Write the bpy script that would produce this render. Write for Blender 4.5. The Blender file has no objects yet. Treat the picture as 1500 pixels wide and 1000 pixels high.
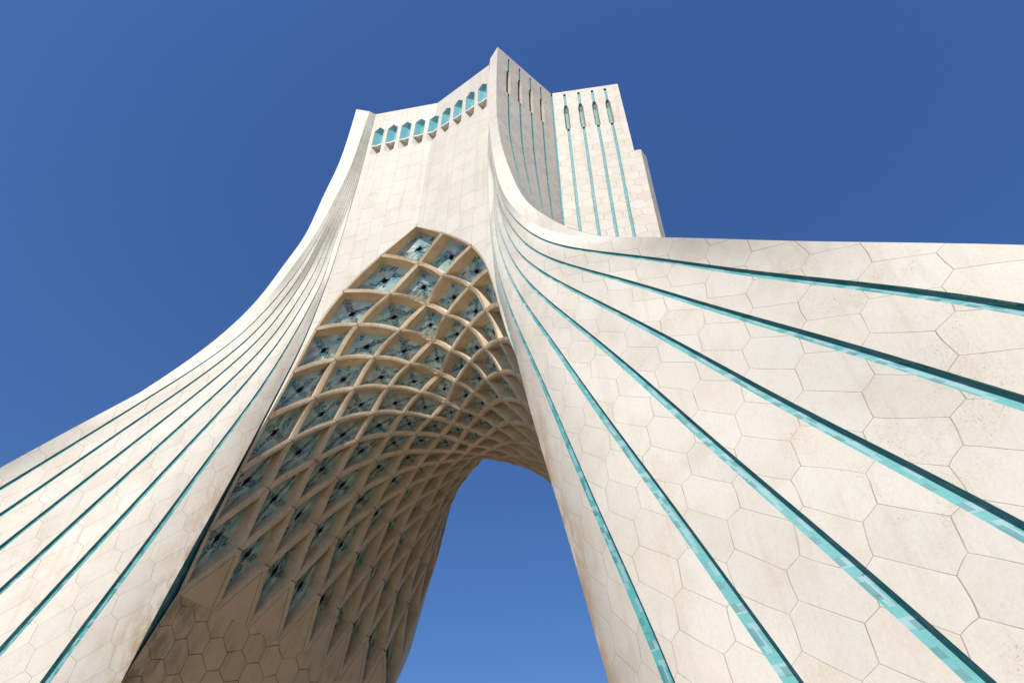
import bpy, math
import numpy as np
from mathutils import Vector, Matrix

# ------------------------------------------------------------------ camera, sky, sun, exposure
SC = bpy.context.scene
SUN_AZ, SUN_EL = 4.5, 45.5          # degrees right of the viewer's back (-y), and above the horizon
SUN_POWER, SKY_POWER, EXPOSURE = 4.6, 0.056, 0.30

def make_camera():
    cd = bpy.data.cameras.new("camera")
    cam = bpy.data.objects.new("camera", cd)
    SC.collection.objects.link(cam)
    cd.sensor_width = 36.0
    cd.lens = 24.0
    cd.clip_start, cd.clip_end = 0.1, 20000.0
    pitch, yaw, roll = math.radians(45.3118), math.radians(23.4694), math.radians(0.0967)
    fwd = Vector((-math.sin(yaw) * math.cos(pitch), math.cos(yaw) * math.cos(pitch), math.sin(pitch)))
    right = Vector((math.cos(yaw), math.sin(yaw), 0))
    up = right.cross(fwd)
    r2 = right * math.cos(roll) + up * math.sin(roll)
    u2 = up * math.cos(roll) - right * math.sin(roll)
    m = Matrix((r2, u2, -fwd)).transposed().to_4x4()
    m.translation = Vector((12.7707, -23.86, 1.70))
    cam.matrix_world = m
    SC.camera = cam
make_camera()

world = bpy.data.worlds.new("World")
SC.world = world
world.use_nodes = True
wn = world.node_tree.nodes
bgn = wn["Background"]
sky = wn.new("ShaderNodeTexSky")
sky.sky_type = 'NISHITA'
sky.sun_disc = False
sky.sun_elevation = math.radians(SUN_EL)
sky.sun_rotation = math.radians(180.0 - SUN_AZ)
sky.altitude = 0.0
sky.air_density = 1.7
sky.dust_density = 1.5
sky.ozone_density = 1.0
deep = wn.new("ShaderNodeMix"); deep.data_type = 'RGBA'; deep.blend_type = 'MULTIPLY'
deep.inputs[0].default_value = 1.0
deep.inputs[7].default_value = (0.55, 0.92, 1.69, 1)        # the deep dry highland blue of the photograph
world.node_tree.links.new(sky.outputs[0], deep.inputs[6])
world.node_tree.links.new(deep.outputs[2], bgn.inputs[0])
bgn.inputs[1].default_value = SKY_POWER

sd = bpy.data.lights.new("sun", 'SUN')
sd.energy = SUN_POWER
sd.angle = math.radians(0.5)
sd.color = (1.0, 0.95, 0.87)
sun = bpy.data.objects.new("sun", sd)
SC.collection.objects.link(sun)
a, e = math.radians(SUN_AZ), math.radians(SUN_EL)
sun_dir = Vector((math.sin(a) * math.cos(e), -math.cos(a) * math.cos(e), math.sin(e)))
sun.rotation_euler = sun_dir.to_track_quat('Z', 'Y').to_euler()
sun.location = sun_dir * 200

SC.view_settings.view_transform = 'Standard'
SC.view_settings.look = 'None'
SC.view_settings.exposure = EXPOSURE
SC.view_settings.gamma = 1.0
SC.view_settings.use_curve_mapping = False

# ------------------------------------------------------------------ measured outlines of the tower (metres)
# height stations, then for the front right leg nine vertical curves (x and y at every station):
# arch edge, six glazed stripes from the arch outwards, inner and outer edge of the leg's ridge
ZK = [0.0, 3.7, 7.2, 10.7, 14.2, 17.7, 20.7, 23.7, 26.2, 28.7, 31.2, 34.2, 37.7, 41.2, 45.0]
CX = [[9.6, 8.9, 8.17, 7.49, 6.74, 6.03, 5.47, 4.9, 4.66, 4.46, 4.37, 4.26, 4.32, 4.3, 4.19], [11.39, 10.61, 9.77, 8.76, 7.76, 6.75, 5.88, 5.2, 4.81, 4.66, 4.66, 4.34, 4.35, 4.32, 4.23], [14.27, 13.08, 11.77, 10.38, 8.98, 7.64, 6.5, 5.59, 5.1, 4.84, 4.77, 4.41, 4.38, 4.34, 4.27], [17.14, 15.43, 13.78, 12.06, 10.36, 8.56, 7.07, 5.96, 5.35, 5.02, 4.84, 4.49, 4.41, 4.36, 4.31], [19.98, 17.73, 15.74, 13.71, 11.66, 9.53, 7.73, 6.32, 5.63, 5.2, 4.92, 4.56, 4.44, 4.38, 4.34], [22.79, 20.16, 17.66, 15.3, 12.99, 10.53, 8.35, 6.72, 5.84, 5.28, 4.97, 4.64, 4.47, 4.41, 4.38], [25.62, 22.47, 19.49, 16.78, 14.15, 11.48, 9.0, 7.17, 6.08, 5.43, 5.04, 4.72, 4.5, 4.43, 4.42], [28.43, 24.75, 21.33, 18.19, 15.08, 12.16, 9.71, 7.68, 6.35, 5.6, 5.17, 4.81, 4.53, 4.45, 4.46], [28.73, 25.05, 21.63, 18.43, 15.31, 12.18, 9.84, 8.16, 6.98, 6.29, 5.79, 5.4, 5.18, 5.13, 5.17]]
CY = [[-7.66, -7.61, -7.62, -7.66, -7.62, -7.48, -7.42, -7.4, -7.37, -7.41, -7.46, -7.56, -7.53, -7.63, -7.89], [-10.22, -9.77, -9.39, -9.08, -8.69, -8.34, -8.03, -7.83, -7.69, -7.54, -7.52, -7.67, -7.63, -7.72, -7.93], [-11.66, -11.07, -10.48, -10.03, -9.52, -8.96, -8.48, -8.09, -7.88, -7.7, -7.68, -7.77, -7.73, -7.81, -7.98], [-13.07, -12.33, -11.62, -10.86, -10.16, -9.49, -8.88, -8.32, -8.09, -7.9, -7.84, -7.88, -7.84, -7.89, -8.03], [-14.47, -13.58, -12.72, -11.68, -10.82, -9.96, -9.22, -8.58, -8.28, -8.09, -8.05, -7.99, -7.94, -7.98, -8.07], [-15.85, -14.82, -13.75, -12.69, -11.47, -10.44, -9.58, -8.81, -8.49, -8.32, -8.23, -8.1, -8.04, -8.06, -8.12], [-17.22, -15.87, -14.6, -13.57, -12.19, -10.92, -9.94, -9.05, -8.7, -8.47, -8.34, -8.21, -8.14, -8.15, -8.17], [-18.58, -16.9, -15.43, -14.21, -12.85, -11.45, -10.17, -9.1, -8.89, -8.73, -8.51, -8.37, -8.24, -8.24, -8.21], [-17.98, -16.3, -14.83, -13.64, -12.28, -11.14, -10.19, -9.33, -8.97, -8.8, -8.61, -8.69, -8.59, -8.61, -8.69]]
ND = {(0, 0): (0.0, -6.91, 31.16), (0, 2): (0.0, -6.22, 28.74), (0, 4): (0.0, -5.11, 26.81), (0, 6): (0.0, -4.16, 25.15), (0, 8): (0.0, -3.17, 23.79), (0, 10): (0.0, -2.33, 22.66), (0, 12): (0.0, -1.55, 21.92), (0, 14): (0.0, -0.73, 21.44), (0, 16): (0.0, 0.0, 21.22), (1, 1): (1.77, -7.08, 29.32), (1, 3): (1.46, -6.12, 27.17), (1, 5): (1.24, -5.13, 25.45), (1, 7): (1.07, -4.13, 24.03), (1, 9): (0.9, -3.16, 22.93), (1, 11): (0.75, -2.22, 22.04), (1, 13): (0.7, -1.28, 21.57), (1, 15): (0.58, -0.38, 21.22), (2, 2): (3.5, -7.2, 27.22), (2, 4): (2.98, -6.2, 25.54), (2, 6): (2.46, -5.13, 24.11), (2, 8): (2.1, -4.11, 22.92), (2, 10): (1.81, -3.05, 22.05), (2, 12): (1.63, -2.02, 21.48), (2, 14): (1.5, -0.91, 21.15), (2, 16): (1.41, 0.0, 21.06), (3, 3): (4.46, -7.3, 24.84), (3, 5): (3.82, -6.16, 23.58), (3, 7): (3.28, -5.05, 22.5), (3, 9): (2.85, -3.93, 21.73), (3, 11): (2.52, -2.79, 21.21), (3, 13): (2.37, -1.67, 20.87), (3, 15): (2.25, -0.53, 20.77), (4, 4): (5.01, -7.34, 22.28), (4, 6): (4.46, -6.11, 21.51), (4, 8): (4.01, -4.91, 20.92), (4, 10): (3.58, -3.75, 20.5), (4, 12): (3.35, -2.47, 20.25), (4, 14): (3.22, -1.18, 20.11), (4, 16): (3.12, 0.0, 20.12), (5, 5): (5.56, -7.39, 19.82), (5, 7): (5.19, -6.06, 19.42), (5, 9): (4.85, -4.69, 19.18), (5, 11): (4.6, -3.38, 19.06), (5, 13): (4.4, -1.93, 19.03), (5, 15): (4.3, -0.64, 18.99), (6, 6): (6.25, -7.27, 17.41), (6, 8): (5.99, -5.81, 17.42), (6, 10): (5.79, -4.28, 17.34), (6, 12): (5.64, -2.86, 17.27), (6, 14): (5.51, -1.48, 17.31), (6, 16): (5.37, 0.0, 17.25), (7, 7): (6.9, -7.18, 14.96), (7, 9): (6.85, -5.47, 15.02), (7, 11): (6.81, -3.86, 15.1), (7, 13): (6.67, -2.28, 15.1), (7, 15): (6.44, -0.75, 15.13), (8, 8): (7.41, -7.05, 12.63), (8, 10): (7.68, -5.05, 12.89), (8, 12): (7.64, -3.19, 13.0), (8, 14): (7.41, -1.55, 12.98), (8, 16): (7.21, 0.0, 12.97)}
ZK = np.array(ZK); CX = np.array(CX); CY = np.array(CY)
TOP = 45.0

def nat(xk, yk, x):
    """natural cubic spline through (xk, yk) at x; yk may have trailing axes"""
    xk = np.asarray(xk, float); yk = np.asarray(yk, float)
    n = len(xk); h = np.diff(xk)
    A = np.zeros((n, n)); B = np.zeros((n, n)); A[0, 0] = A[-1, -1] = 1
    for i in range(1, n - 1):
        A[i, i - 1] = h[i - 1] / 6; A[i, i] = (h[i - 1] + h[i]) / 3; A[i, i + 1] = h[i] / 6
        B[i, i - 1] = 1 / h[i - 1]; B[i, i] = -1 / h[i - 1] - 1 / h[i]; B[i, i + 1] = 1 / h[i]
    M = np.linalg.solve(A, np.tensordot(B, yk, axes=(1, 0)))
    x = np.atleast_1d(np.asarray(x, float))
    i = np.clip(np.searchsorted(xk, x) - 1, 0, n - 2)
    hh = h[i]; b = (x - xk[i]) / hh; a = 1 - b
    ex = (slice(None),) + (None,) * (yk.ndim - 1)
    return (a[ex] * yk[i] + b[ex] * yk[i + 1] + (((a ** 3 - a) * hh * hh / 6)[ex]) * M[i]
            + (((b ** 3 - b) * hh * hh / 6)[ex]) * M[i + 1])

_FINE = np.linspace(0, TOP, 451)
_CX = nat(ZK, CX.T, _FINE); _CY = nat(ZK, CY.T, _FINE)          # (451, 9)
def curve(k, z):
    z = np.clip(z, 0, TOP)
    return np.array([np.interp(z, _FINE, _CX[:, k]), np.interp(z, _FINE, _CY[:, k]), z])

# ------------------------------------------------------------------ mesh collector
class MB:
    def __init__(self):
        self.v = []; self.f = []; self.m = []; self.uv = []; self.st = []; self.smooth = []
    def vert(self, p, stain=0.0):
        self.v.append((float(p[0]), float(p[1]), float(p[2]))); self.st.append(float(stain)); return len(self.v) - 1
    def face(self, idx, uvs=None, mat=0, smooth=False):
        self.f.append(tuple(idx)); self.m.append(mat); self.smooth.append(smooth)
        self.uv.append(uvs if uvs is not None else [(0, 0)] * len(idx))
    def poly(self, pts, uvs=None, mat=0, stain=0.0):
        self.face([self.vert(p, stain) for p in pts], uvs, mat)
    def grid(self, P, UV, mat=0, smooth=True, stain=None):
        """P: rows x cols x 3, UV rows x cols x 2"""
        R, Cn = len(P), len(P[0])
        ids = [[self.vert(P[r][c], 0 if stain is None else stain[r][c]) for c in range(Cn)] for r in range(R)]
        for r in range(R - 1):
            for c in range(Cn - 1):
                q = [(r, c), (r, c + 1), (r + 1, c + 1), (r + 1, c)]
                self.face([ids[i][j] for i, j in q], [tuple(UV[i][j]) for i, j in q], mat, smooth)
    def build(self, name, mats, parent=None, sx=1, sy=1, flip=False):
        me = bpy.data.meshes.new(name)
        V = [(x * sx, y * sy, z) for x, y, z in self.v]
        rev = (sx * sy < 0) != flip
        F = [f[::-1] if rev else f for f in self.f]
        me.from_pydata(V, [], F)
        uvl = me.uv_layers.new(name="UVMap")
        flat = []
        for u in self.uv:
            for q in (u[::-1] if rev else u): flat += [q[0], q[1]]
        uvl.data.foreach_set("uv", flat)
        at = me.attributes.new("stain", 'FLOAT', 'POINT')
        at.data.foreach_set("value", self.st)
        for m in (mats if isinstance(mats, (list, tuple)) else [mats]): me.materials.append(m)
        me.polygons.foreach_set("material_index", self.m)
        me.polygons.foreach_set("use_smooth", self.smooth)
        me.update()
        o = bpy.data.objects.new(name, me)
        SC.collection.objects.link(o)
        if parent is not None: o.parent = parent
        return o

# ------------------------------------------------------------------ material helpers
class NT:
    def __init__(self, name):
        self.mat = bpy.data.materials.new(name); self.mat.use_nodes = True
        self.t = self.mat.node_tree; self.b = self.t.nodes["Principled BSDF"]
    def n(self, typ, **kw):
        nd = self.t.nodes.new(typ)
        for k, v in kw.items(): setattr(nd, k, v)
        return nd
    def put(self, sock, val):
        if hasattr(val, 'is_output') or isinstance(val, bpy.types.NodeSocket): self.t.links.new(val, sock)
        else: sock.default_value = val
    def math(self, op, a, b=0.0, c=None, clamp=False):
        nd = self.n("ShaderNodeMath", operation=op, use_clamp=clamp)
        self.put(nd.inputs[0], a); self.put(nd.inputs[1], b)
        if c is not None: self.put(nd.inputs[2], c)
        return nd.outputs[0]
    def vec(self, op, a, b=None, scale=None):
        nd = self.n("ShaderNodeVectorMath", operation=op)
        self.put(nd.inputs[0], a)
        if b is not None: self.put(nd.inputs[1], b)
        if scale is not None: self.put(nd.inputs[3], scale)
        return nd.outputs["Value"] if op in ('LENGTH', 'DOT_PRODUCT', 'DISTANCE') else nd.outputs[0]
    def sep(self, v):
        nd = self.n("ShaderNodeSeparateXYZ"); self.put(nd.inputs[0], v); return nd.outputs
    def comb(self, x, y, z=0.0):
        nd = self.n("ShaderNodeCombineXYZ")
        for i, q in enumerate((x, y, z)): self.put(nd.inputs[i], q)
        return nd.outputs[0]
    def mix(self, f, a, b, mode='MIX'):
        nd = self.n("ShaderNodeMix", data_type='RGBA', blend_type=mode)
        self.put(nd.inputs[0], f)
        self.put(nd.inputs[6], a if not isinstance(a, tuple) else (*a, 1)); self.put(nd.inputs[7], b if not isinstance(b, tuple) else (*b, 1))
        return nd.outputs[2]
    def mixf(self, f, a, b):
        nd = self.n("ShaderNodeMix", data_type='FLOAT')
        self.put(nd.inputs[0], f); self.put(nd.inputs[2], a); self.put(nd.inputs[3], b); return nd.outputs[0]
    def ramp(self, x, lo, hi, a=0.0, b=1.0):
        nd = self.n("ShaderNodeMapRange", interpolation_type='SMOOTHSTEP')
        self.put(nd.inputs[0], x)
        for i, q in enumerate((lo, hi, a, b)): self.put(nd.inputs[i + 1], q)
        return nd.outputs[0]
    def noise(self, v, scale, detail=2.0, rough=0.5):
        nd = self.n("ShaderNodeTexNoise"); self.put(nd.inputs["Vector"], v)
        self.put(nd.inputs["Scale"], scale); self.put(nd.inputs["Detail"], detail); self.put(nd.inputs["Roughness"], rough)
        return nd.outputs["Fac"], nd.outputs["Color"]
    def white(self, v):
        nd = self.n("ShaderNodeTexWhiteNoise", noise_dimensions='3D'); self.put(nd.inputs["Vector"], v)
        return nd.outputs["Value"], nd.outputs["Color"]
    def uv(self): return self.n("ShaderNodeTexCoord").outputs["UV"]
    def obj(self): return self.n("ShaderNodeTexCoord").outputs["Object"]
    def attr(self, nm): return self.n("ShaderNodeAttribute", attribute_name=nm).outputs["Fac"]

def hexcell(N, p):
    """pointed-top hexagon tiling of the plane p: (distance to edge centre 0..0.5, cell id vector)"""
    r = (1.0, 1.7320508, 1.0); h = (0.5, 0.8660254, 0.0)
    def cell(q):
        f = N.vec('FRACTION', N.vec('DIVIDE', q, r))
        return N.vec('MULTIPLY', N.vec('SUBTRACT', f, (0.5, 0.5, 0.0)), (1.0, 1.7320508, 0.0))
    A = cell(p); B = cell(N.vec('SUBTRACT', p, h))
    la = N.vec('LENGTH', A); lb = N.vec('LENGTH', B)
    fl = N.math('LESS_THAN', lb, la)
    nd = N.n("ShaderNodeMix", data_type='VECTOR'); N.put(nd.inputs[0], fl); N.put(nd.inputs[4], A); N.put(nd.inputs[5], B)
    g = nd.outputs[1]
    ag = N.vec('ABSOLUTE', g)
    d = N.math('MAXIMUM', N.vec('DOT_PRODUCT', ag, (0.5, 0.8660254, 0.0)), N.sep(ag)[0])
    cid = N.vec('SNAP', N.vec('ADD', N.vec('SUBTRACT', p, g), (0.25, 0.25, 0.0)), (0.5, 0.5, 1.0))
    return d, cid

def skewcell(N, p, amp=0.34, k=0.25):
    """courses of unequal-sided hexagons: a long slope, a short slope and upright joints; returns (distance to joint, id)"""
    u, v, _ = N.sep(p)
    fl = N.math('FLOOR', v)
    def bound(off):
        r = N.math('ADD', fl, off)
        w = N.math('FRACT', N.math('SUBTRACT', u, N.math('MULTIPLY', r, k)))
        z = N.math('MINIMUM', N.math('DIVIDE', w, k), N.math('DIVIDE', N.math('SUBTRACT', 1.0, w), 1.0 - k))
        return N.math('ADD', r, N.math('MULTIPLY', z, amp))
    b0, b1, bm = bound(0.0), bound(1.0), bound(-1.0)
    d = N.math('MINIMUM', N.math('ABSOLUTE', N.math('SUBTRACT', v, b0)), N.math('MINIMUM', N.math('ABSOLUTE', N.math('SUBTRACT', v, b1)), N.math('ABSOLUTE', N.math('SUBTRACT', v, bm))))
    R = N.math('SUBTRACT', fl, N.math('LESS_THAN', v, b0))
    q = N.math('SUBTRACT', u, N.math('MULTIPLY', N.math('ADD', R, 1.0), k))
    e = N.math('ABSOLUTE', N.math('SUBTRACT', N.math('FRACT', N.math('ADD', q, 0.5)), 0.5))
    dd = N.math('MINIMUM', N.math('MULTIPLY', d, 0.93), e)
    return N.math('SUBTRACT', 0.5, dd), N.comb(N.math('FLOOR', q), R, 0.0)

def stone_material(name, base, joint, pattern, jw=0.0085, warp=0.34, vary=0.06, stain_tint=(0.40, 0.22, 0.085), grime=0.35,
                   bump=0.3, rough=0.62, streak=0.22):
    N = NT(name); uv = N.uv(); ob = N.obj()
    _, wc = N.noise(uv, 0.55, 1.0)
    p = N.vec('ADD', uv, N.vec('SCALE', N.vec('SUBTRACT', wc, (0.5, 0.5, 0.5)), scale=warp))
    p = N.vec('MULTIPLY', p, (1.0, 1.0, 0.0))
    if pattern == 'hex':
        d, cid = hexcell(N, p)
        jm = N.ramp(d, 0.5 - jw * 1.6, 0.5 - jw * 0.4)
    elif pattern == 'skew':
        d, cid = skewcell(N, p)
        jm = N.ramp(d, 0.5 - jw * 1.6, 0.5 - jw * 0.4)
    elif pattern == 'brick':
        x, y, _z = N.sep(p)
        col = N.math('FLOOR', x)
        off = N.white(N.comb(col, 3.0, 0.0))[0]
        yy = N.math('ADD', y, N.math('MULTIPLY', off, 1.0))
        fx = N.math('ABSOLUTE', N.math('SUBTRACT', N.math('FRACT', x), 0.5))
        fy = N.math('ABSOLUTE', N.math('SUBTRACT', N.math('FRACT', yy), 0.5))
        d = N.math('MAXIMUM', fx, fy)
        jm = N.ramp(d, 0.5 - jw * 1.6, 0.5 - jw * 0.4)
        cid = N.comb(col, N.math('FLOOR', yy), 0.0)
    else:
        d = None; jm = None; cid = None
    col = None
    if cid is not None:
        wv, wcol = N.white(cid)
        tone = N.math('ADD', 1.0 - vary, N.math('MULTIPLY', wv, vary * 1.4))
        tint = N.mix(N.sep(wcol)[1], (base[0] * 1.01, base[1] * 0.99, base[2] * 0.96), (base[0], base[1], base[2] * 1.005))
        col = N.mix(1.0, tint, N.comb(tone, tone, tone), 'MULTIPLY')
    else:
        col = N.mix(0.0, base, base)
    # clouds in the stone, travertine pits, weathering
    n1 = N.noise(ob, 0.9, 4.0, 0.6)[0]
    col = N.mix(N.ramp(n1, 0.42, 0.75, 0.0, grime), col, (base[0] * 0.78, base[1] * 0.70, base[2] * 0.58))
    stretch = N.vec('MULTIPLY', ob, (3.0, 3.0, 1.0))
    n2 = N.noise(stretch, 5.0, 5.0, 0.65)[0]
    col = N.mix(N.ramp(n2, 0.52, 0.72, 0.0, 0.20), col, (base[0] * 0.72, base[1] * 0.64, base[2] * 0.54))
    n3 = N.noise(ob, 30.0, 3.0, 0.7)[0]
    patch = N.ramp(N.noise(ob, 0.45, 3.0, 0.6)[0], 0.52, 0.64)
    pits = N.math('MULTIPLY', N.ramp(n3, 0.57, 0.66), patch)
    col = N.mix(N.math('MULTIPLY', pits, 0.6), col, (base[0] * 0.45, base[1] * 0.36, base[2] * 0.26))
    n4 = N.noise(ob, 75.0, 2.0, 0.6)[0]
    n5 = N.noise(ob, 19.0, 3.0, 0.7)[0]
    gr = N.math('ADD', 0.76, N.math('ADD', N.math('MULTIPLY', n4, 0.22), N.math('MULTIPLY', n5, 0.26)))
    # faint rain streaks
    rs = N.noise(N.vec('MULTIPLY', ob, (1.0, 1.0, 0.07)), 2.6, 4.0, 0.6)[0]
    col = N.mix(N.ramp(rs, 0.52, 0.74, 0.0, streak), col, (base[0] * 0.66, base[1] * 0.58, base[2] * 0.47))
    col = N.mix(1.0, col, N.comb(gr, gr, gr), 'MULTIPLY')
    # water stain running beside the arch
    st = N.attr("stain")
    sn = N.noise(N.vec('MULTIPLY', ob, (1.0, 1.0, 0.45)), 2.2, 5.0, 0.65)[0]
    sm = N.math('MULTIPLY', st, N.ramp(sn, 0.36, 0.62))
    col = N.mix(N.math('MULTIPLY', sm, 0.75), col, stain_tint)
    hgt = N.math('ADD', N.math('MULTIPLY', n4, 0.10), N.math('MULTIPLY', n2, 0.15))
    if jm is not None:
        jn = N.ramp(N.noise(ob, 1.7, 3.0)[0], 0.3, 0.6, 0.45, 1.0)
        jmm = N.math('MULTIPLY', jm, jn)
        col = N.mix(jmm, col, joint)
        hgt = N.math('SUBTRACT', hgt, N.math('MULTIPLY', jm, 0.5))
    bp = N.n("ShaderNodeBump"); bp.inputs["Strength"].default_value = bump; bp.inputs["Distance"].default_value = 0.03
    N.put(bp.inputs["Height"], hgt)
    N.put(N.b.inputs["Normal"], bp.outputs[0]); N.put(N.b.inputs["Base Color"], col)
    N.b.inputs["Roughness"].default_value = rough
    N.b.inputs["Specular IOR Level"].default_value = 0.3
    return N.mat

def glaze_material():
    """turquoise tile strips: v runs along the strip in metres, u across it 0..1"""
    N = NT("turquoise_glaze"); uv = N.uv(); ob = N.obj()
    x, y, _ = N.sep(uv)
    def tiles(nx, ny, seed):
        px = N.math('MULTIPLY', x, nx); py = N.math('MULTIPLY', y, ny)
        ix = N.math('FLOOR', px)
        py = N.math('ADD', py, N.math('MULTIPLY', N.white(N.comb(ix, seed, 1.0))[0], 1.0))
        iy = N.math('FLOOR', py)
        _, c = N.white(N.comb(ix, iy, seed))
        fx = N.math('ABSOLUTE', N.math('SUBTRACT', N.math('FRACT', px), 0.5)); fy = N.math('ABSOLUTE', N.math('SUBTRACT', N.math('FRACT', py), 0.5))
        return fx, fy, N.sep(c)
    fx, fy, c1 = tiles(3.0, 1.3, 0.0)
    gx, gy, c2 = tiles(6.0, 4.5, 5.0)
    col = N.mix(c1[0], (0.055, 0.255, 0.255), (0.09, 0.325, 0.32))
    bar = N.mixf(N.math('GREATER_THAN', c1[1], 0.45), N.math('LESS_THAN', fx, 0.17), N.math('LESS_THAN', fy, 0.17))
    pale = N.math('MULTIPLY', bar, N.math('GREATER_THAN', c1[2], 0.42))
    col = N.mix(N.math('MULTIPLY', pale, 0.62), col, (0.28, 0.40, 0.42))
    col = N.mix(N.math('MULTIPLY', N.math('GREATER_THAN', c2[0], 0.86), 0.6), col, (0.24, 0.37, 0.39))
    col = N.mix(N.math('MULTIPLY', N.math('LESS_THAN', c2[1], 0.14), 0.7), col, (0.03, 0.16, 0.17))
    grout = N.math('GREATER_THAN', N.math('MAXIMUM', gx, gy), 0.455)
    col = N.mix(N.math('MULTIPLY', grout, 0.30), col, (0.09, 0.15, 0.15))
    dk = N.noise(ob, 2.4, 4.0, 0.7)[0]
    col = N.mix(N.ramp(dk, 0.54, 0.70, 0.0, 0.5), col, (0.035, 0.14, 0.14))
    chips = N.ramp(N.noise(ob, 3.3, 5.0, 0.75)[0], 0.655, 0.68)
    col = N.mix(chips, col, (0.20, 0.13, 0.08))
    N.put(N.b.inputs["Base Color"], col)
    N.put(N.b.inputs["Roughness"], N.mixf(chips, 0.5, 0.85))
    N.b.inputs["Specular IOR Level"].default_value = 0.2
    return N.mat

def niche_glaze_material():
    N = NT("niche_glaze"); ob = N.obj()
    n = N.noise(ob, 5.0, 4.0, 0.7)[0]
    col = N.mix(N.ramp(n, 0.35, 0.7), (0.13, 0.36, 0.38), (0.22, 0.46, 0.47))
    N.put(N.b.inputs["Base Color"], col); N.b.inputs["Roughness"].default_value = 0.25
    return N.mat

def coffer_material():
    """glazed tile mosaic of one coffer: kufic-like stepped bands around the opening"""
    N = NT("coffer_mosaic"); uv = N.uv(); ob = N.obj()
    G = 23.0
    info = N.n("ShaderNodeObjectInfo").outputs["Random"]
    cell = N.vec('FLOOR', N.vec('SCALE', uv, scale=G))
    cx, cy, _ = N.sep(cell)
    half = (G - 1) / 2
    dx = N.math('SUBTRACT', cx, half); dy = N.math('SUBTRACT', cy, half)
    ax = N.math('ABSOLUTE', dx); ay = N.math('ABSOLUTE', dy)
    mx = N.math('MAXIMUM', ax, ay); df = N.math('ABSOLUTE', N.math('SUBTRACT', ax, ay))
    rnd, rcol = N.white(N.comb(cx, cy, N.math('MULTIPLY', info, 50.0)))
    blk = N.white(N.comb(N.math('FLOOR', N.math('DIVIDE', cx, 4.0)), N.math('FLOOR', N.math('DIVIDE', cy, 4.0)), N.math('MULTIPLY', info, 31.0)))[0]
    col = N.mix(blk, (0.27, 0.43, 0.395), (0.50, 0.62, 0.565))
    col = N.mix(N.math('GREATER_THAN', blk, 0.90), col, (0.46, 0.44, 0.36))
    col = N.mix(N.math('LESS_THAN', blk, 0.16), col, (0.22, 0.40, 0.42))
    # stepped arms towards the four corners and a frame round the opening
    arm = N.math('MULTIPLY', N.math('LESS_THAN', df, 2.6), N.math('LESS_THAN', mx, 9.6))
    ring = N.math('LESS_THAN', mx, 3.6)
    zone = N.math('MAXIMUM', arm, ring)
    # key-like bands: lines of tesserae that change direction from block to block
    b3 = N.white(N.comb(N.math('FLOOR', N.math('DIVIDE', ax, 3.0)), N.math('FLOOR', N.math('DIVIDE', ay, 3.0)), N.math('ADD', info, 3.0)))[0]
    lx = N.math('LESS_THAN', N.math('MODULO', ax, 2.0), 0.5); ly = N.math('LESS_THAN', N.math('MODULO', ay, 2.0), 0.5)
    band = N.mixf(N.math('GREATER_THAN', b3, 0.5), lx, ly)
    band = N.math('MAXIMUM', N.math('MULTIPLY', band, N.math('GREATER_THAN', rnd, 0.12)), N.math('GREATER_THAN', rnd, 0.88))
    stray = N.math('MULTIPLY', N.math('GREATER_THAN', blk, 0.62), N.math('LESS_THAN', blk, 0.78))
    zone = N.math('MAXIMUM', N.math('MULTIPLY', zone, N.math('GREATER_THAN', N.white(N.comb(N.math('FLOOR', N.math('DIVIDE', cx, 5.0)), N.math('FLOOR', N.math('DIVIDE', cy, 5.0)), N.math('ADD', info, 9.0)))[0], 0.22)), stray)
    dark = N.math('MULTIPLY', zone, band)
    dark = N.math('MAXIMUM', dark, N.math('MULTIPLY', N.math('LESS_THAN', mx, 2.2), N.math('GREATER_THAN', rnd, 0.45)))
    col = N.mix(N.math('MULTIPLY', dark, 0.90), col, (0.022, 0.06, 0.10))
    teal = N.math('MULTIPLY', N.math('SUBTRACT', zone, dark, clamp=True), 0.55)
    col = N.mix(teal, col, (0.12, 0.27, 0.28))
    # dirt
    dn = N.noise(ob, 1.1, 4.0, 0.6)[0]
    col = N.mix(N.ramp(dn, 0.45, 0.72, 0.0, 0.55), col, (0.22, 0.20, 0.14))
    N.put(N.b.inputs["Base Color"], col); N.b.inputs["Roughness"].default_value = 0.25
    return N.mat

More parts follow.
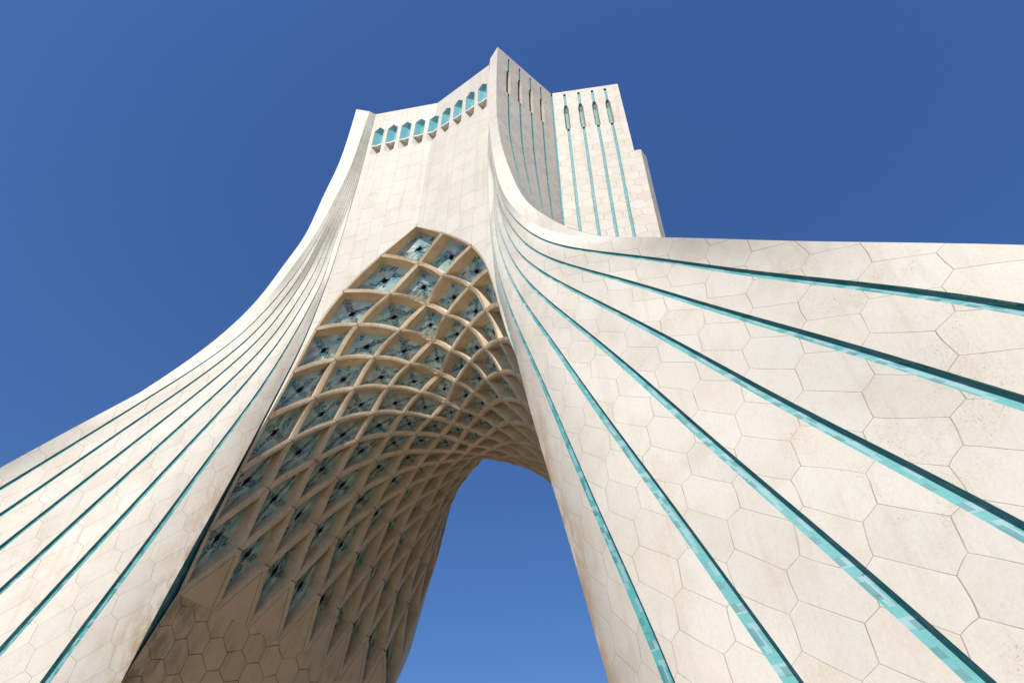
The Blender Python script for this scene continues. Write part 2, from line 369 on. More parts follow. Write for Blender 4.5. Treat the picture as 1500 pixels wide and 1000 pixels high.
def rib_material():
    N = NT("rib_stone"); uv = N.uv(); ob = N.obj()
    n1 = N.noise(ob, 1.3, 4.0, 0.6)[0]; n2 = N.noise(ob, 9.0, 4.0, 0.6)[0]; n3 = N.noise(ob, 60.0, 2.0)[0]
    col = N.mix(N.ramp(n1, 0.35, 0.7), (0.66, 0.53, 0.365), (0.54, 0.41, 0.26))
    col = N.mix(N.ramp(n2, 0.5, 0.75, 0.0, 0.35), col, (0.26, 0.17, 0.09))
    rust = N.ramp(N.noise(N.vec('MULTIPLY', ob, (1.6, 1.6, 0.6)), 1.1, 5.0, 0.7)[0], 0.60, 0.70)
    col = N.mix(N.math('MULTIPLY', rust, 0.5), col, (0.36, 0.16, 0.05))
    g = N.math('ADD', 0.9, N.math('MULTIPLY', n3, 0.2))
    col = N.mix(1.0, col, N.comb(g, g, g), 'MULTIPLY')
    # mitred joint at every crossing of the ribs
    x, y, _ = N.sep(uv)
    a1 = N.math('ABSOLUTE', N.math('SUBTRACT', x, 0.5)); a2 = N.math('ABSOLUTE', N.math('SUBTRACT', y, 0.5))
    dd = N.math('ABSOLUTE', N.math('SUBTRACT', a1, a2))
    corner = N.math('MULTIPLY', N.math('GREATER_THAN', a1, 0.405), N.math('GREATER_THAN', a2, 0.405))
    jm = N.math('MULTIPLY', N.math('MULTIPLY', corner, N.ramp(dd, 0.008, 0.016, 1.0, 0.0)), N.math('LESS_THAN', N.math('MAXIMUM', a1, a2), 0.51))
    col = N.mix(N.math('MULTIPLY', jm, 0.75), col, (0.10, 0.06, 0.035))
    bp = N.n("ShaderNodeBump"); bp.inputs["Strength"].default_value = 0.3; bp.inputs["Distance"].default_value = 0.02
    N.put(bp.inputs["Height"], N.math('ADD', n3, N.math('MULTIPLY', n2, 0.6)))
    N.put(N.b.inputs["Normal"], bp.outputs[0]); N.put(N.b.inputs["Base Color"], col); N.b.inputs["Roughness"].default_value = 0.7
    N.b.inputs["Specular IOR Level"].default_value = 0.25
    return N.mat

def dark_material():
    N = NT("opening_interior"); N.b.inputs["Base Color"].default_value = (0.02, 0.03, 0.05, 1); N.b.inputs["Roughness"].default_value = 0.8
    return N.mat

MARBLE = (0.68, 0.63, 0.545)
JOINT = (0.34, 0.275, 0.205)
M_LEG = stone_material("hexagonal_marble", MARBLE, JOINT, 'skew', jw=0.0075, warp=0.32, vary=0.045)
M_FACE = stone_material("upper_hexagonal_marble", (0.545, 0.495, 0.42), (0.30, 0.25, 0.19), 'hex', jw=0.014, vary=0.07, streak=0.35)
M_PANEL = stone_material("coursed_marble", (0.565, 0.525, 0.455), (0.38, 0.32, 0.255), 'brick', jw=0.012, warp=0.10, vary=0.05, grime=0.22, streak=0.3)
M_PLAIN = stone_material("plain_marble", (0.66, 0.61, 0.53), JOINT, 'none', grime=0.2)
M_WALL = stone_material("arch_limestone", (0.68, 0.50, 0.31), (0.10, 0.075, 0.05), 'hex', jw=0.013, vary=0.09, grime=0.35, streak=0.6, stain_tint=(0.12, 0.08, 0.05))
M_SPANDREL = stone_material("arch_limestone_plain", (0.66, 0.49, 0.31), JOINT, 'none', grime=0.35, streak=0.5)
M_SLOT = stone_material("slot_stone", (0.44, 0.375, 0.30), JOINT, 'none', grime=0.2)
_m = NT("dark_mortar"); _m.b.inputs["Base Color"].default_value = (0.13, 0.095, 0.06, 1); _m.b.inputs["Roughness"].default_value = .9
M_MORTAR = _m.mat
M_GLAZE = glaze_material()
M_NICHE = niche_glaze_material()
M_COFFER = coffer_material()
M_RIB = rib_material()
M_DARK = dark_material()

# ------------------------------------------------------------------ the tower
tower = bpy.data.objects.new("monument_tower", None)
SC.collection.objects.link(tower)
tower["label"] = "cream marble tower on four flaring legs with turquoise stripes and a latticed arch vault"
tower["category"] = "tower"

def groove_width(z):
    return float(np.interp(z, [0, 4, 8, 14, 20, 24, 28, 33, 45], [.40, .36, .31, .22, .125, .07, .032, .012, .010]))

ROWS = np.unique(np.round(np.concatenate([np.linspace(0, 14, 18), np.linspace(14, 33, 44), np.linspace(33, 45, 10)]), 3))

# node lattice of the vault: (u across, s along) -> position
def node(u, s):
    if s > 16:
        x, y, z = ND[(abs(u), 32 - s)]; y = -y
    else:
        x, y, z = ND[(abs(u), s)]
    return np.array([x if u >= 0 else -x, y, z])

_az = [ND[(k, k)][2] for k in range(8, -1, -1)]
_ax = [ND[(k, k)][0] for k in range(8, -1, -1)]
_ay = [ND[(k, k)][1] for k in range(8, -1, -1)]
APEX = _az[-1]
ZA = _az[0]
def arch_edge(z):
    """front edge of the vault on the right side (x >= 0)"""
    if z >= ZA:
        return np.array([max(0.0, float(nat(_az, _ax, z)[0])), float(nat(_az, _ay, z)[0]), z])
    return np.array([_ax[0] + .30 * (ZA - z), _ay[0] - .10 * (ZA - z), z])

BACK = [False]
def leg_curves(z):
    P = np.array([curve(k, z) for k in range(8)])
    if BACK[0] and z < 21:      # the far legs: arch edge follows the vault wall down
        A = arch_edge(z) + np.array([.28, -.12, 0]); f = min(1.0, (21 - z) / 3)
        P[0] = P[0] * (1 - f) + A * f
        for k in range(1, 7): P[k][0] += 1.3 * min(f, max(0, (16 - z) / 5)) * (1 - k / 7)
    return P
def leg_section(z, t):
    """points on the leg's inner face at height z for curve parameters t (0 arch edge .. 7 ridge)"""
    P = leg_curves(z)
    xy = nat(np.arange(8), P[:, :2], np.clip(t, 0, 7))
    return np.column_stack([xy, np.full(len(xy), z)])

SIZEZ = lambda z: float(np.interp(z, [0, 6, 12, 20, 28, 36, 45], [1.05, 1.05, 1.0, .85, .68, .64, .64]))
_zz = np.linspace(0, 45, 226)
_VV = np.concatenate([[0], np.cumsum([0.2 / SIZEZ(q) for q in _zz[:-1]])])
def stone_v(z): return float(np.interp(z, _zz, _VV))

_hh = np.linspace(0, 45, 226)
_UU = np.concatenate([[0], np.cumsum([0.2 / float(np.interp(q, [0, 8, 12, 18, 25, 45], [.72, .72, 1.0, 1.25, 1.5, 1.6])) for q in _hh[:-1]])])
def stone_u(p): return float(np.interp(p[0] * .72 - p[1] * .69, _hh, _UU))

def edge_inner(z):
    """where the arch groove meets the front wall / rim"""
    E = leg_curves(z)[0]; A = arch_edge(min(z, APEX))
    if z > 19.5:
        w = min(groove_width(z) * .35, abs(E[0] - A[0]) * .5)
        q = E - np.array([w, 0, 0]); q[1] += .02
        return q
    d = E - A; L = np.linalg.norm(d)
    f = min(.5, .10 / max(L, 1e-3))
    q = A + d * f
    return q

def build_leg(sx, sy):
    BACK[0] = sy < 0
    stone = MB(); front = []
    rows = []
    for z in ROWS:
        P = leg_curves(z)
        dk = np.linalg.norm(np.diff(P[:, :2], axis=0), axis=1)
        w = groove_width(z)
        del_ = []
        for k in range(7):
            loc = dk[0] if k == 0 else .5 * (dk[k - 1] + dk[k])
            del_.append(min((.5 if k else .3) * w / max(loc, 1e-3), .28))
        rows.append(del_)
    def frame(z, t):
        a = leg_section(z, [t])[0]
        tk = leg_section(z, [min(t + .05, 7)])[0] - leg_section(z, [max(t - .05, 0)])[0]
        z1, z0 = min(z + .15, TOP), max(z - .15, 0)
        tz = leg_section(z1, [t])[0] - leg_section(z0, [t])[0]
        n = np.cross(tk, tz); n /= np.linalg.norm(n)
        if n[1] > 0: n = -n
        return a, n
    SUB = 4
    for k in range(7):
        P = []; UV = []; ST = []
        for z, dl in zip(ROWS, rows):
            t0 = k + dl[k]; t1 = k + 1 - (dl[k + 1] if k < 6 else 0)
            ts = np.linspace(t0, t1, SUB + 1)
            pts = leg_section(z, ts)
            full = leg_section(z, np.linspace(0, 7, 36))
            cum = np.concatenate([[0], np.cumsum(np.linalg.norm(np.diff(full, axis=0), axis=1))])
            arc = np.interp(ts, np.linspace(0, 7, 36), cum)
            P.append(pts)
            UV.append([(stone_u(p), stone_v(z) * 1.15 + stone_u(p) * .62) for p in pts])
            low = np.interp(z, [0, 13, 19, 25], [1, 1, .5, 0])
            ST.append([low * max(0.0, 1 - (q - arc[0]) / (.8 + .3 * math.sin(z * 1.3))) if k == 0 else 0 for q in arc])
        stone.grid(P, UV, 0, True, ST)
    # the ridge of the leg: flat band between the two ridge curves
    P = []; UV = []
    for z in ROWS:
        a, b = curve(7, z), curve(8, z)
        if np.linalg.norm(b - a) < .05: b = a + np.array([.03, .05, 0])
        P.append([a, .5 * (a + b), b]); L = np.linalg.norm(b - a)
        UV.append([(q, stone_v(z) * 1.5 + q * .62) for q in (.30, .30 + L * .8, .30 + L * 1.6)])
    stone.grid(P, UV, 0, True)
    leg = stone.build("leg", M_LEG, tower, sx, sy)
    # glazed grooves
    for k in range(7):
        g = MB(); P = []; UV = []
        for z, dl in zip(ROWS, rows):
            if z > 44.6: continue
            w = groove_width(z); dep = min(.36 * w, .16)
            b, nb = frame(z, k + dl[k])
            if k == 0:
                a = edge_inner(z); na = nb; dep = float(np.interp(z, [0, 14, 20, 28], [.46, .38, .16, .06]))
            else:
                a, na = frame(z, k - dl[k])
            # b is the upper lip: steep dark flank under it, long sloping flank that catches the light
            f = .72 if k else .30
            dep = max(dep, min(1.1 * w, .05)) if k else dep
            a2 = a + (b - a) * f - (na + nb) * .5 * dep; b2 = b - nb * dep * .98 - (b - a) * .10
            if k == 0: a2 = a - na * dep + (b - a) * .06; b2 = b - nb * dep - (b - a) * .06
            P.append([a, a2, b2, b]); UV.append([(-.3, z * 1.25), (0, z * 1.25), (1, z * 1.25), (1.3, z * 1.25)])
        g.grid(P, UV, 0, False)
        g.build("glazed_stripe", M_GLAZE, leg, sx, sy)
    return leg

def panel_y(x, z):
    G = edge_inner(max(z, 19.6)) if z > 19.5 else edge_inner(z)
    c = -6.92
    return c + (G[1] - c) * min(1.0, abs(x) / max(G[0], 1e-3))

WIN_X = [.94, 1.86, 2.78, 3.69]
Z_SH, Z_PK, Z_BL, Z_BP, Z_SILL = 42.80, 43.21, 40.16, 39.86, 41.12
HW = .335
def build_front(sy):
    BACK[0] = sy < 0
    wall = MB()
    def uvp(x, z): return (x / .78 + 20.5, z / 1.45)
    zb0, zb1 = 39.55, 43.45
    zs = [z for z in ROWS if z < zb0] + [APEX, zb0] + [z for z in ROWS if z > zb1] + [zb1] + [ND[(k, k)][2] for k in range(9)]
    zs = sorted(set(np.round(zs, 3)))
    niches = []
    for sx in (1, -1):
        def pt(x, z): return np.array([sx * x, panel_y(x, z), z])
        def add_quad(pts):
            uv = [uvp(p[0], p[2]) for p in pts]
            if sx < 0: pts, uv = pts[::-1], uv[::-1]
            wall.poly(pts, uv, 0)
        for z0, z1 in zip(zs[:-1], zs[1:]):
            if z0 >= zb0 - 1e-6 and z1 <= zb1 + 1e-6: continue
            nx = 5
            def row(z):
                G = edge_inner(z)
                if z < APEX - 1e-6:
                    A = arch_edge(z)
                    xs = [A + (G - A) * t for t in np.linspace(0, 1, nx + 1)]
                    return [np.array([sx * p[0], p[1] if z < 19.6 else (A[1] + (G[1] - A[1]) * i / nx), z]) for i, p in enumerate(xs)]
                return [pt(G[0] * t, z) for t in np.linspace(0, 1, nx + 1)]
            r0, r1 = row(z0), row(z1)
            for c in range(nx): add_quad([r0[c], r0[c + 1], r1[c + 1], r1[c]])
        # band of windows
        bounds = [0.0, .47, 1.40, 2.32, 3.235, 4.12]
        def rect(xa, xb):
            add_quad([pt(xa, zb0), pt(xb, zb0), pt(xb, zb1), pt(xa, zb1)])
        add_quad([pt(0, zb0), pt(.47, zb0), pt(.47, zb1), pt(0, zb1), pt(0, Z_PK), pt(HW, Z_SH), pt(HW, Z_BL), pt(0, Z_BP)])
        if sx > 0: niches.append((1, 0.0))
        G0, G1 = edge_inner(zb0), edge_inner(zb1)
        add_quad([pt(4.12, zb0), np.array([sx * G0[0], G0[1], zb0]), np.array([sx * G1[0], G1[1], zb1]), pt(4.12, zb1)])
        for c, xc in enumerate(WIN_X):
            xa, xb = bounds[c + 1], bounds[c + 2]
            L, R = xc - HW, xc + HW
            add_quad([pt(xa, zb0), pt(xc, zb0), pt(xc, Z_BP), pt(L, Z_BL), pt(L, Z_SH), pt(xc, Z_PK), pt(xc, zb1), pt(xa, zb1)])
            add_quad([pt(xc, zb0), pt(xb, zb0), pt(xb, zb1), pt(xc, zb1), pt(xc, Z_PK), pt(R, Z_SH), pt(R, Z_BL), pt(xc, Z_BP)])
            niches.append((sx, xc))
    fw = wall.build("front_wall", M_PANEL, tower, 1, sy)
    for sx, xc in niches:
        m = MB(); D = .34
        def pt(x, z, d=0.0): return np.array([sx * x, panel_y(x, z) + d, z])
        def f(pts, mat): m.poly(pts if sx > 0 else pts[::-1], [(p[0], p[2]) for p in (pts if sx > 0 else pts[::-1])], mat)
        L, R, zt, zs_ = xc - HW, xc + HW, Z_SILL + .05, Z_SILL - .07
        zc = Z_SH - .02
        bt, bb = pt(xc, zc, D), pt(xc, zt, D)
        f([pt(L, zt), bb, bt, pt(L, Z_SH)], 1); f([bb, pt(R, zt), pt(R, Z_SH), bt], 1)          # glazed bay
        f([pt(L, Z_SH), bt, pt(xc, Z_PK)], 1); f([bt, pt(R, Z_SH), pt(xc, Z_PK)], 1)
        # sill: ledge that comes to a point
        sl, sm, sr = pt(L, zt), pt(xc, zt - .12, -.03), pt(R, zt)
        sl2, sm2, sr2 = pt(L, zs_), pt(xc, zs_ - .12, -.03), pt(R, zs_)
        f([sl2, sm2, sm, sl], 0); f([sm2, sr2, sr, sm], 0)
        f([sl, sm, bb], 0); f([sm, sr, bb], 0)
        pb = pt(xc, zs_ - .05, D + .12)
        f([sl2, pb, sm2], 0); f([sm2, pb, sr2], 0)
        # open pocket below
        q = pt(xc, Z_BL + .30, D + .12)
        f([pt(L, Z_BL), q, pb, sl2], 0); f([q, pt(R, Z_BL), sr2, pb], 0)
        f([pt(L, Z_BL), pt(xc, Z_BP), q], 0); f([pt(xc, Z_BP), pt(R, Z_BL), q], 0)
        m.build("window_niche", [M_PLAIN, M_NICHE], fw, 1, sy)
    return fw

# upper corner recess: two faces meeting in a re-entrant crease between the front wing and the side wing
S_TOP = np.array([7.13, -4.55]); B_TOP = np.array([11.35, -3.44]); S_TOE = np.array([28.2, -16.6]); B_TOE = np.array([29.6, -15.4])
_f0 = curve(8, TOP)[0]; _f1 = curve(8, 0)[0]
def flare(z): return max(0.0, (curve(8, z)[0] - _f0) / (_f1 - _f0)) ** 2.2 if z < 32 else 0.0
def crease(z):
    p = flare(z); q = S_TOP + (S_TOE - S_TOP) * p; return np.array([q[0], q[1], z])
def side_edge(z, back=None):
    p = flare(z); q = B_TOP + (B_TOE - B_TOP) * p
    lean = -.018 * min(12, max(0, 37 - z)) * (1 - min(1, p * 3))
    return np.array([q[0] + lean - (.62 if (BACK[0] if back is None else back) else 0), q[1], z])

Z_SL0, Z_SL1, Z_SL2 = 39.95, 42.50, 43.02
VROWS = sorted(set(np.round(np.concatenate([np.linspace(0, 24, 19), np.linspace(24, 36, 19), np.linspace(36, 44.9, 8),
                                            [Z_SL0 - .01, Z_SL0, Z_SL1, Z_SL2, 44.6, 44.61, TOP]]), 3)))
def build_recess(sx, sy, which):
    BACK[0] = sy < 0
    lo, hi = (lambda z: curve(8, z), crease) if which == 'front' else (crease, side_edge)
    fr = [.2, .4, .6, .8] if which == 'front' else [0.0, .2, .41, .61, .80]
    def hwid(z, f):
        if z > 44.605 and f > 0: return 0.0
        if f == 0.0: return float(np.interp(z, [0, 20, 45], [.12, .12, .10]))
        base = .06 if which == 'front' else .08
        if Z_SL0 <= z <= Z_SL1: return .16
        if Z_SL1 < z < Z_SL2: return base + (.16 - base) * (Z_SL2 - z) / (Z_SL2 - Z_SL1)
        return base
    def depth(z, f):
        if f == 0.0: return .05
        return .30 if Z_SL0 <= z < Z_SL2 else .09
    stone = MB()
    segs = {f: ([], []) for f in fr}
    info = []
    for z in VROWS:
        a, b = lo(z), hi(z); L = np.linalg.norm(b - a); n = np.cross(b - a, [0, 0, 1.0]); n /= np.linalg.norm(n)
        info.append((a, b, L, n))
    cuts = []
    for f in fr:
        cuts.append(f)
    for i in range(len(cuts) + 1):
        P = []; UV = []
        for z, (a, b, L, n) in zip(VROWS, info):
            s0 = 0.0 if i == 0 else cuts[i - 1] + hwid(z, cuts[i - 1]) / L
            s1 = 1.0 if i == len(cuts) else cuts[i] - hwid(z, cuts[i]) / L
            if s1 < s0: s1 = s0
            P.append([a + (b - a) * t for t in np.linspace(s0, s1, 3)])
            UV.append([(L * t / .95 + 7.3, z / .80) for t in np.linspace(s0, s1, 3)])
        if i == 0 and cuts[0] == 0.0: continue
        stone.grid(P, UV, 0, False)
    face = stone.build("recess_wall", M_FACE, tower, sx, sy)
    for f in fr:
        for kind in ('strip', 'slot'):
            g = MB(); P = []; UV = []; runs = []
            for z, (a, b, L, n) in zip(VROWS, info):
                z = float(z); inside = bool(Z_SL0 <= z <= Z_SL2 and f > 0)
                if z > 44.605: inside = None
                if kind == 'strip' and (inside is False or z == Z_SL2 or z == Z_SL0 - .01): ok = True
                elif kind == 'slot' and inside: ok = True
                else: ok = False
                if ok:
                    h = hwid(z, f); d = depth(z, f) if kind == 'slot' else (.05 if f == 0 else .09)
                    if kind == 'slot': d = .30 if z < Z_SL2 else .09
                    c = a + (b - a) * f; t = (b - a) / L
                    p0 = c - t * (h if f > 0 else 0.0); p1 = c + t * h
                    fl = h * .86 if kind == 'strip' else .075
                    q0 = c - t * (fl if f > 0 else 0.0) - n * d; q1 = c + t * fl - n * d
                    if f == 0: q0 = c - n * .02; q1 = p1 - n * .045
                    P.append([p0, q0, q1, p1]); UV.append([(-.3, z * 1.4), (0, z * 1.4), (1, z * 1.4), (1.3, z * 1.4)])
                elif P:
                    runs.append((P, UV)); P, UV = [], []
            if P: runs.append((P, UV))
            for P, UV in runs:
                if len(P) < 2: continue
                if kind == 'strip': g.grid(P, UV, 0, False)
                else:
                    Pn = np.array(P); Un = np.array(UV)
                    g.grid(Pn[:, 0:2], Un[:, 0:2], 1, False); g.grid(Pn[:, 1:3], Un[:, 1:3], 0, False); g.grid(Pn[:, 2:4], Un[:, 2:4], 1, False)
                    for r in (0,):
                        g.poly([P[r][3], P[r][2], P[r][1], P[r][0]], None, 1)
                    g.poly([P[-1][0], P[-1][1], P[-1][2], P[-1][3]], None, 1)
            if g.f:
                g.build("glazed_stripe" if kind == 'strip' else "slot_window", [M_GLAZE, M_SLOT], face, sx, sy)
    return face

Z_FIN = 36.45
def build_side_fin(sx, sy):
    BACK[0] = sy < 0
    m = MB(); P = []; UV = []
    for z in [q for q in VROWS if q < Z_FIN - .05] + [Z_FIN]:
        c, b = crease(z), side_edge(z); t = (b - c) / np.linalg.norm(b - c)
        p1 = b + t * .38; p2 = p1 + np.array([.16, .58, 0]); p3 = b + np.array([-.1, .62, 0])
        P.append([b, p1, p2, p3]); v = z / .8
        UV.append([(0, v), (.4, v), (1.05, v), (1.5, v)])
    m.grid(P, UV, 0, False)
    m.poly(P[-1], None, 0)
    return m.build("side_fin", M_FACE, tower, sx, sy)

def build_side_wall(sx):
    m = MB(); P = []; UV = []
    for z in VROWS:
        b = side_edge(z, False)
        xm = b[0] - .3
        if z < 24: xm = (b[0] - .3) * (z / 24) ** .6 + (12.6 - .28 * z) * (1 - (z / 24) ** .6)
        r = []; u = []
        for t in np.linspace(0, 1, 13):
            y = (b[1] + .55) * (1 - 2 * t); k = 1 - abs(1 - 2 * t)
            r.append(np.array([(b[0] - .3) - .62 * t + (xm - b[0] + .3) * math.sin(k * math.pi / 2), y, z])); u.append((y / .62, z / .95))
        P.append(r); UV.append(u)
    m.grid(P, UV, 0, True)
    # returns beside the fins above their tops
    for sy in (1, -1):
        Q = []; U = []
        for z in VROWS:
            if z < 24: continue
            b = side_edge(z, sy < 0); Q.append([np.array([b[0], sy * b[1], z]), np.array([b[0] - .3, sy * (b[1] + .55), z])]); U.append([(0, z), (.6, z)])
        m.grid(Q, U, 0, False)
    return m.build("side_wall", M_PANEL, tower, sx, 1)

def build_roof():
    m = MB(); q = []
    ring = [curve(0, TOP), curve(7, TOP), curve(8, TOP), crease(TOP), side_edge(TOP, False)]
    ring = [np.array([p[0], p[1], TOP]) for p in ring]
    BACK[0] = False
    right_front = [np.array([0, -6.92, TOP])] + ring
    full = right_front + [np.array([p[0] - (.62 if p is ring[-1] else 0), -p[1], TOP]) for p in ring[::-1]] + [np.array([0, 6.92, TOP])] \
        + [np.array([-p[0] + (.62 if p is ring[-1] else 0), -p[1], TOP]) for p in ring] + [np.array([-p[0], p[1], TOP]) for p in ring[::-1]]
    m.poly(full, [(p[0], p[1]) for p in full], 0)
    return m.build("roof", M_PLAIN, tower)

# ------------------------------------------------------------------ lattice vault
RC = {}
NSEG = 6
def exists(u, s): return abs(u) <= 8 and abs(u) <= s <= 32 - abs(u)
def rib_curve(a, b):
    """curved rib axis between two neighbouring nodes a=(u,s), b=(u,s)"""
    if (a, b) in RC: return RC[(a, b)]
    if (b, a) in RC: return RC[(b, a)][::-1]
    A, B = node(*a), node(*b)
    if abs(a[0]) == a[1] and abs(b[0]) == b[1] and (a[0] * b[0] > 0 or 0 in (a[0], b[0])):
        sg = 1 if a[0] + b[0] > 0 else -1
        P = []
        for t in np.linspace(0, 1, NSEG + 1):
            q = arch_edge(A[2] + (B[2] - A[2]) * t) if 0 < t < 1 else (A if t == 0 else B).copy()
            if 0 < t < 1: q[0] *= sg
            P.append(q)
        P = np.array(P)
    elif 32 - abs(a[0]) == a[1] and 32 - abs(b[0]) == b[1] and (a[0] * b[0] > 0 or 0 in (a[0], b[0])):
        P = rib_curve((a[0], 32 - a[1]), (b[0], 32 - b[1])).copy(); P[:, 1] *= -1
    else:
        du, ds = b[0] - a[0], b[1] - a[1]
        p0 = (a[0] - du, a[1] - ds); p3 = (b[0] + du, b[1] + ds)
        A0 = node(*p0) if exists(*p0) else 2 * A - B
        B1 = node(*p3) if exists(*p3) else 2 * B - A
        P = []
        out = outward((A + B) / 2)
        straight = float(np.interp((A[2] + B[2]) / 2, [17, 22], [.9, 0]))
        bulge = float(np.interp((A[2] + B[2]) / 2, [15, 18, 24], [0, .05, .10]))
        for t in np.linspace(0, 1, NSEG + 1):
            q = .5 * (2 * A + (B - A0) * t + (2 * A0 - 5 * A + 4 * B - B1) * t * t + (3 * A - A0 - 3 * B + B1) * t ** 3)
            q = q * (1 - straight) + (A + (B - A) * t) * straight
            P.append(q + out * bulge * 4 * t * (1 - t))
        P = np.array(P)
    RC[(a, b)] = P
    return P
def outward(p):
    v = np.array([p[0], 0.0, max(p[2] - 12.0, .6) * .9]); v /= np.linalg.norm(v)
    return v

COF_D = .50
def build_cell(i, j, ribs, cof):
    """coffer between ribs i,i+1 and j,j+1: rib soffit and flanks go to ribs, mosaic and opening to cof"""
    c = [(i, j), (i + 1, j), (i + 1, j + 1), (i, j + 1)]
    k = [(a - b, a + b) for a, b in c]
    e_pb = rib_curve(k[0], k[1]); e_pt = rib_curve(k[3], k[2])      # along p at q=0, q=1
    e_ql = rib_curve(k[0], k[3]); e_qr = rib_curve(k[1], k[2])      # along q at p=0, p=1
    N00, N10, N11, N01 = [node(*q) for q in k]
    T = np.linspace(0, 1, NSEG + 1)
    def ev(E, t):
        return np.array([np.interp(t, T, E[:, d]) for d in range(3)])
    def S(p, q):
        return ((1 - q) * ev(e_pb, p) + q * ev(e_pt, p) + (1 - p) * ev(e_ql, q) + p * ev(e_qr, q)
                - ((1 - p) * (1 - q) * N00 + p * (1 - q) * N10 + p * q * N11 + (1 - p) * q * N01))
    mid = S(.5, .5)
    n = np.cross(N11 - N00, N01 - N10); n /= np.linalg.norm(n)
    if n @ outward(mid) < 0: n = -n
    # rib half width in parameter space (skewed cells need a wider margin)
    a = N10 - N00 + N11 - N01; b = N01 - N00 + N11 - N10
    sinv = np.linalg.norm(np.cross(a, b)) / (np.linalg.norm(a) * np.linalg.norm(b))
    RIB_W = float(np.interp(mid[2], [13, 19, 27], [.27, .225, .19]))
    ep = min(.30, .5 * RIB_W / (.5 * np.linalg.norm(a) * max(sinv, .15))); eq = min(.30, .5 * RIB_W / (.5 * np.linalg.norm(b) * max(sinv, .15)))
    def ring(mp, mq):
        out = []
        for t in T[:-1]: out.append((mp + (1 - 2 * mp) * t, mq))
        for t in T[:-1]: out.append((1 - mp, mq + (1 - 2 * mq) * t))
        for t in T[:-1]: out.append((1 - mp - (1 - 2 * mp) * t, 1 - mq))
        for t in T[:-1]: out.append((mp, 1 - mq - (1 - 2 * mq) * t))
        return out
    r0, r1 = ring(0, 0), ring(ep, eq)
    dm = .035
    r2 = ring(min(ep + dm, .4), min(eq + dm, .4))
    P0 = [S(*q) for q in r0]; P1 = [S(*q) for q in r1]
    # flat mosaic plane: corners pushed outwards, sides nearly parallel
    P2 = []
    for (p, q) in r2:
        flat = (1 - p) * (1 - q) * N00 + p * (1 - q) * N10 + p * q * N11 + (1 - p) * q * N01
        P2.append(flat + n * COF_D)
    m = len(P0)
    test = np.cross(P1[1] - P1[0], P1[2 * NSEG] - P1[0]) @ n        # orientation so that faces look into the vault
    def add(mb, pts, uvs, mat):
        if test > 0: pts, uvs = pts[::-1], uvs[::-1]
        mb.poly(pts, uvs, mat)
    for x in range(m):
        y = (x + 1) % m
        add(ribs, [P0[x], P0[y], P1[y], P1[x]], [r0[x], r0[y], r1[y], r1[x]], 0)
        add(ribs, [P1[x], P1[y], P2[y], P2[x]], [(3.0, 3.0)] * 4, 0)
    # mosaic with a square opening in the middle
    lo, hi = .44, .56
    mp, mq = r2[0]
    def pos(p, q, d=0.0):
        flat = (1 - p) * (1 - q) * N00 + p * (1 - q) * N10 + p * q * N11 + (1 - p) * q * N01
        return flat + n * (COF_D + d)
    ps = [mp, lo, hi, 1 - mp]; qs = [mq, lo, hi, 1 - mq]
    uvp = lambda p: (p - mp) / (1 - 2 * mp); uvq = lambda q: (q - mq) / (1 - 2 * mq)
    for x in range(3):
        for y in range(3):
            pts = [(ps[x], qs[y]), (ps[x + 1], qs[y]), (ps[x + 1], qs[y + 1]), (ps[x], qs[y + 1])]
            if x == 1 and y == 1:
                add(cof, [pos(*q, .22) for q in pts], [(.5, .5)] * 4, 1)
                for z in range(4):
                    w = (z + 1) % 4
                    add(cof, [pos(*pts[z]), pos(*pts[w]), pos(*pts[w], .22), pos(*pts[z], .22)], [(.5, .5)] * 4, 1)
            else:
                add(cof, [pos(*q) for q in pts], [(uvp(q[0]), uvq(q[1])) for q in pts], 0)
    return mid

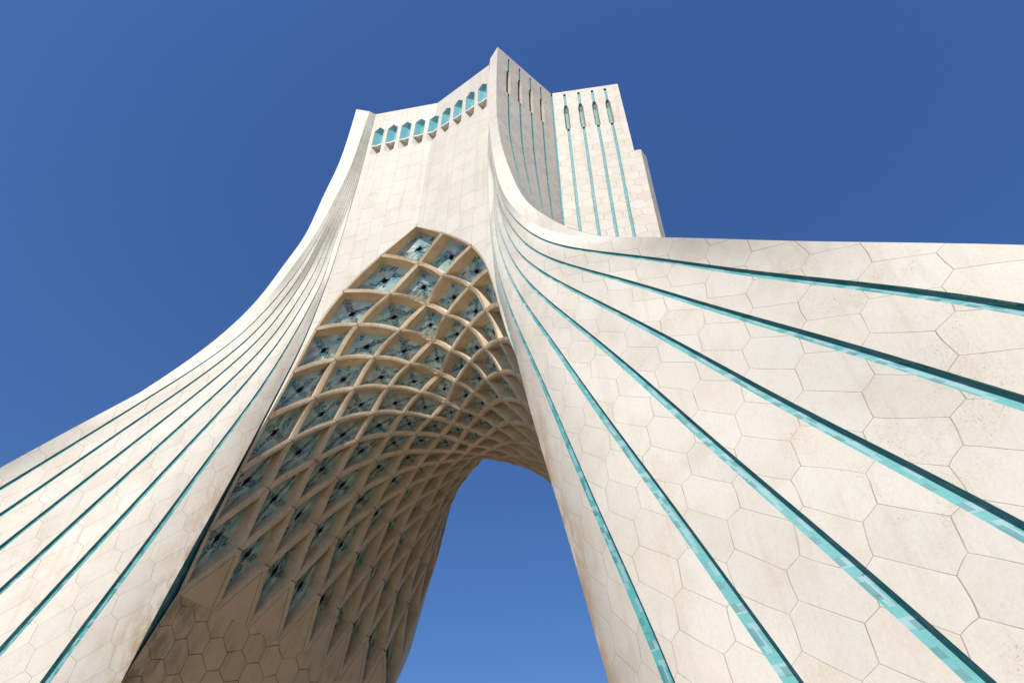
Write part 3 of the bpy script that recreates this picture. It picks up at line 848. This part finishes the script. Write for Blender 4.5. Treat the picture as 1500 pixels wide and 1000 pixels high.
def build_vault():
    ribs = MB(); cells = []
    for i in range(0, 33):
        for j in range(0, 33):
            cs = [(i, j), (i + 1, j), (i + 1, j + 1), (i, j + 1)]
            if all(exists(a - b, a + b) for a, b in cs):
                cof = MB(); mid = build_cell(i, j, ribs, cof); cells.append((mid, cof))
    lat = ribs.build("lattice_vault", M_RIB, tower)
    eye = np.array([12.7707, -23.86, 1.70])
    # coffers seen largest first: the left flank and the front of the vault
    def rank(c):
        p = c[0]; d = np.linalg.norm(p - eye)
        hidden = (p[0] > 4.2 and p[2] < 20) or (p[1] > .5 and p[0] > -3) 
        return d + (60 if hidden else 0)
    cells.sort(key=rank)
    rest = MB()
    for idx, (mid, cof) in enumerate(cells):
        if idx < 100: cof.build("coffer", [M_COFFER, M_DARK], lat)
        else:
            off = len(rest.v); rest.v += cof.v; rest.st += cof.st
            rest.f += [tuple(q + off for q in f) for f in cof.f]; rest.m += cof.m; rest.uv += cof.uv; rest.smooth += cof.smooth
    o = rest.build("coffer", [M_COFFER, M_DARK], lat)
    o["kind"] = "stuff"
    # plain stone below the lattice, reaching up between the lowest ribs
    for sx in (1, -1):
        w = MB()
        for s in range(8, 24, 2):
            a, b, c = (8, s), (8, s + 2), (7, s + 1)
            e1 = rib_curve(a, c); e2 = rib_curve(c, b)
            loop = [e1[q] for q in range(NSEG + 1)] + [e2[q] for q in range(1, NSEG + 1)]
            top = [np.array(p) for p in loop]
            A, B, Cc = node(*a), node(*b), node(*c)
            uv = lambda p: (p[1] / 1.05 + .3, p[2] / 1.0 + p[1] * .12)
            ctr = (A + B) / 2
            ins = [p + (ctr - p) * .11 for p in top]; ins2 = [p + (ctr - p) * .135 for p in top]
            u0 = [(.5, .1)] * 4
            for q in range(len(top) - 1):
                w.poly([ins2[q], ctr, ins2[q + 1]][::-1], u0[:3], 1)
                w.poly([ins[q], ins2[q], ins2[q + 1], ins[q + 1]][::-1], u0, 2)
                w.poly([top[q], ins[q], ins[q + 1], top[q + 1]][::-1], u0, 1)
        zs = np.linspace(0, 1, 9)
        cols = []
        for s in np.linspace(8, 24, 33):
            s0 = int(s // 2) * 2; s1 = min(s0 + 2, 24); t = (s - s0) / 2
            cols.append(node(8, s0) * (1 - t) + node(8, s1) * t)
        P = []; UV = []; ST = []
        for t in zs:
            r = []; u = []; g = []
            for p in cols:
                z = p[2] * (1 - t); k = abs(p[1]) / 7.05
                q = np.array([p[0] + (.37 - .07 * k) * (p[2] - z), p[1] * (1 + .014 * (p[2] - z)), z])
                r.append(q); u.append((q[1] / 1.05 + .3, z / 1.0 + q[1] * .12)); g.append(max(0, min(1, (k - .55) * 2.5)) * .7)
            P.append(r); UV.append(u); ST.append(g)
        w.grid(P, UV, 0, True, ST)
        w.build("arch_wall", [M_WALL, M_SPANDREL, M_MORTAR], tower, sx, 1)
    return lat

# ------------------------------------------------------------------ ground
def build_ground():
    N = NT("plaza_paving"); ob = N.obj()
    br = N.n("ShaderNodeTexBrick"); N.put(br.inputs["Vector"], ob); br.inputs["Scale"].default_value = 0.8
    br.inputs["Color1"].default_value = (.21, .17, .12, 1); br.inputs["Color2"].default_value = (.25, .205, .145, 1); br.inputs["Mortar"].default_value = (.2, .18, .15, 1)
    br.inputs["Mortar Size"].default_value = .012
    n = N.noise(ob, .3, 4.0)[0]
    N.put(N.b.inputs["Base Color"], N.mix(N.ramp(n, .4, .7, 0, .35), br.outputs[0], (.16, .125, .085)))
    N.b.inputs["Roughness"].default_value = .75
    m = MB(); R = 6000.0; ring = [np.array([R * math.cos(q), R * math.sin(q), 0]) for q in np.linspace(0, 2 * math.pi, 65)[:-1]]
    m.poly(ring, [(p[0], p[1]) for p in ring], 0)
    g = m.build("ground", N.mat)
    g["kind"] = "structure"

for sx_ in (1, -1):
    for sy_ in (1, -1):
        build_leg(sx_, sy_)
        build_recess(sx_, sy_, 'front'); build_recess(sx_, sy_, 'side')
        build_side_fin(sx_, sy_)
    build_side_wall(sx_)
build_front(1); build_front(-1)
build_roof()
build_vault()
build_ground()
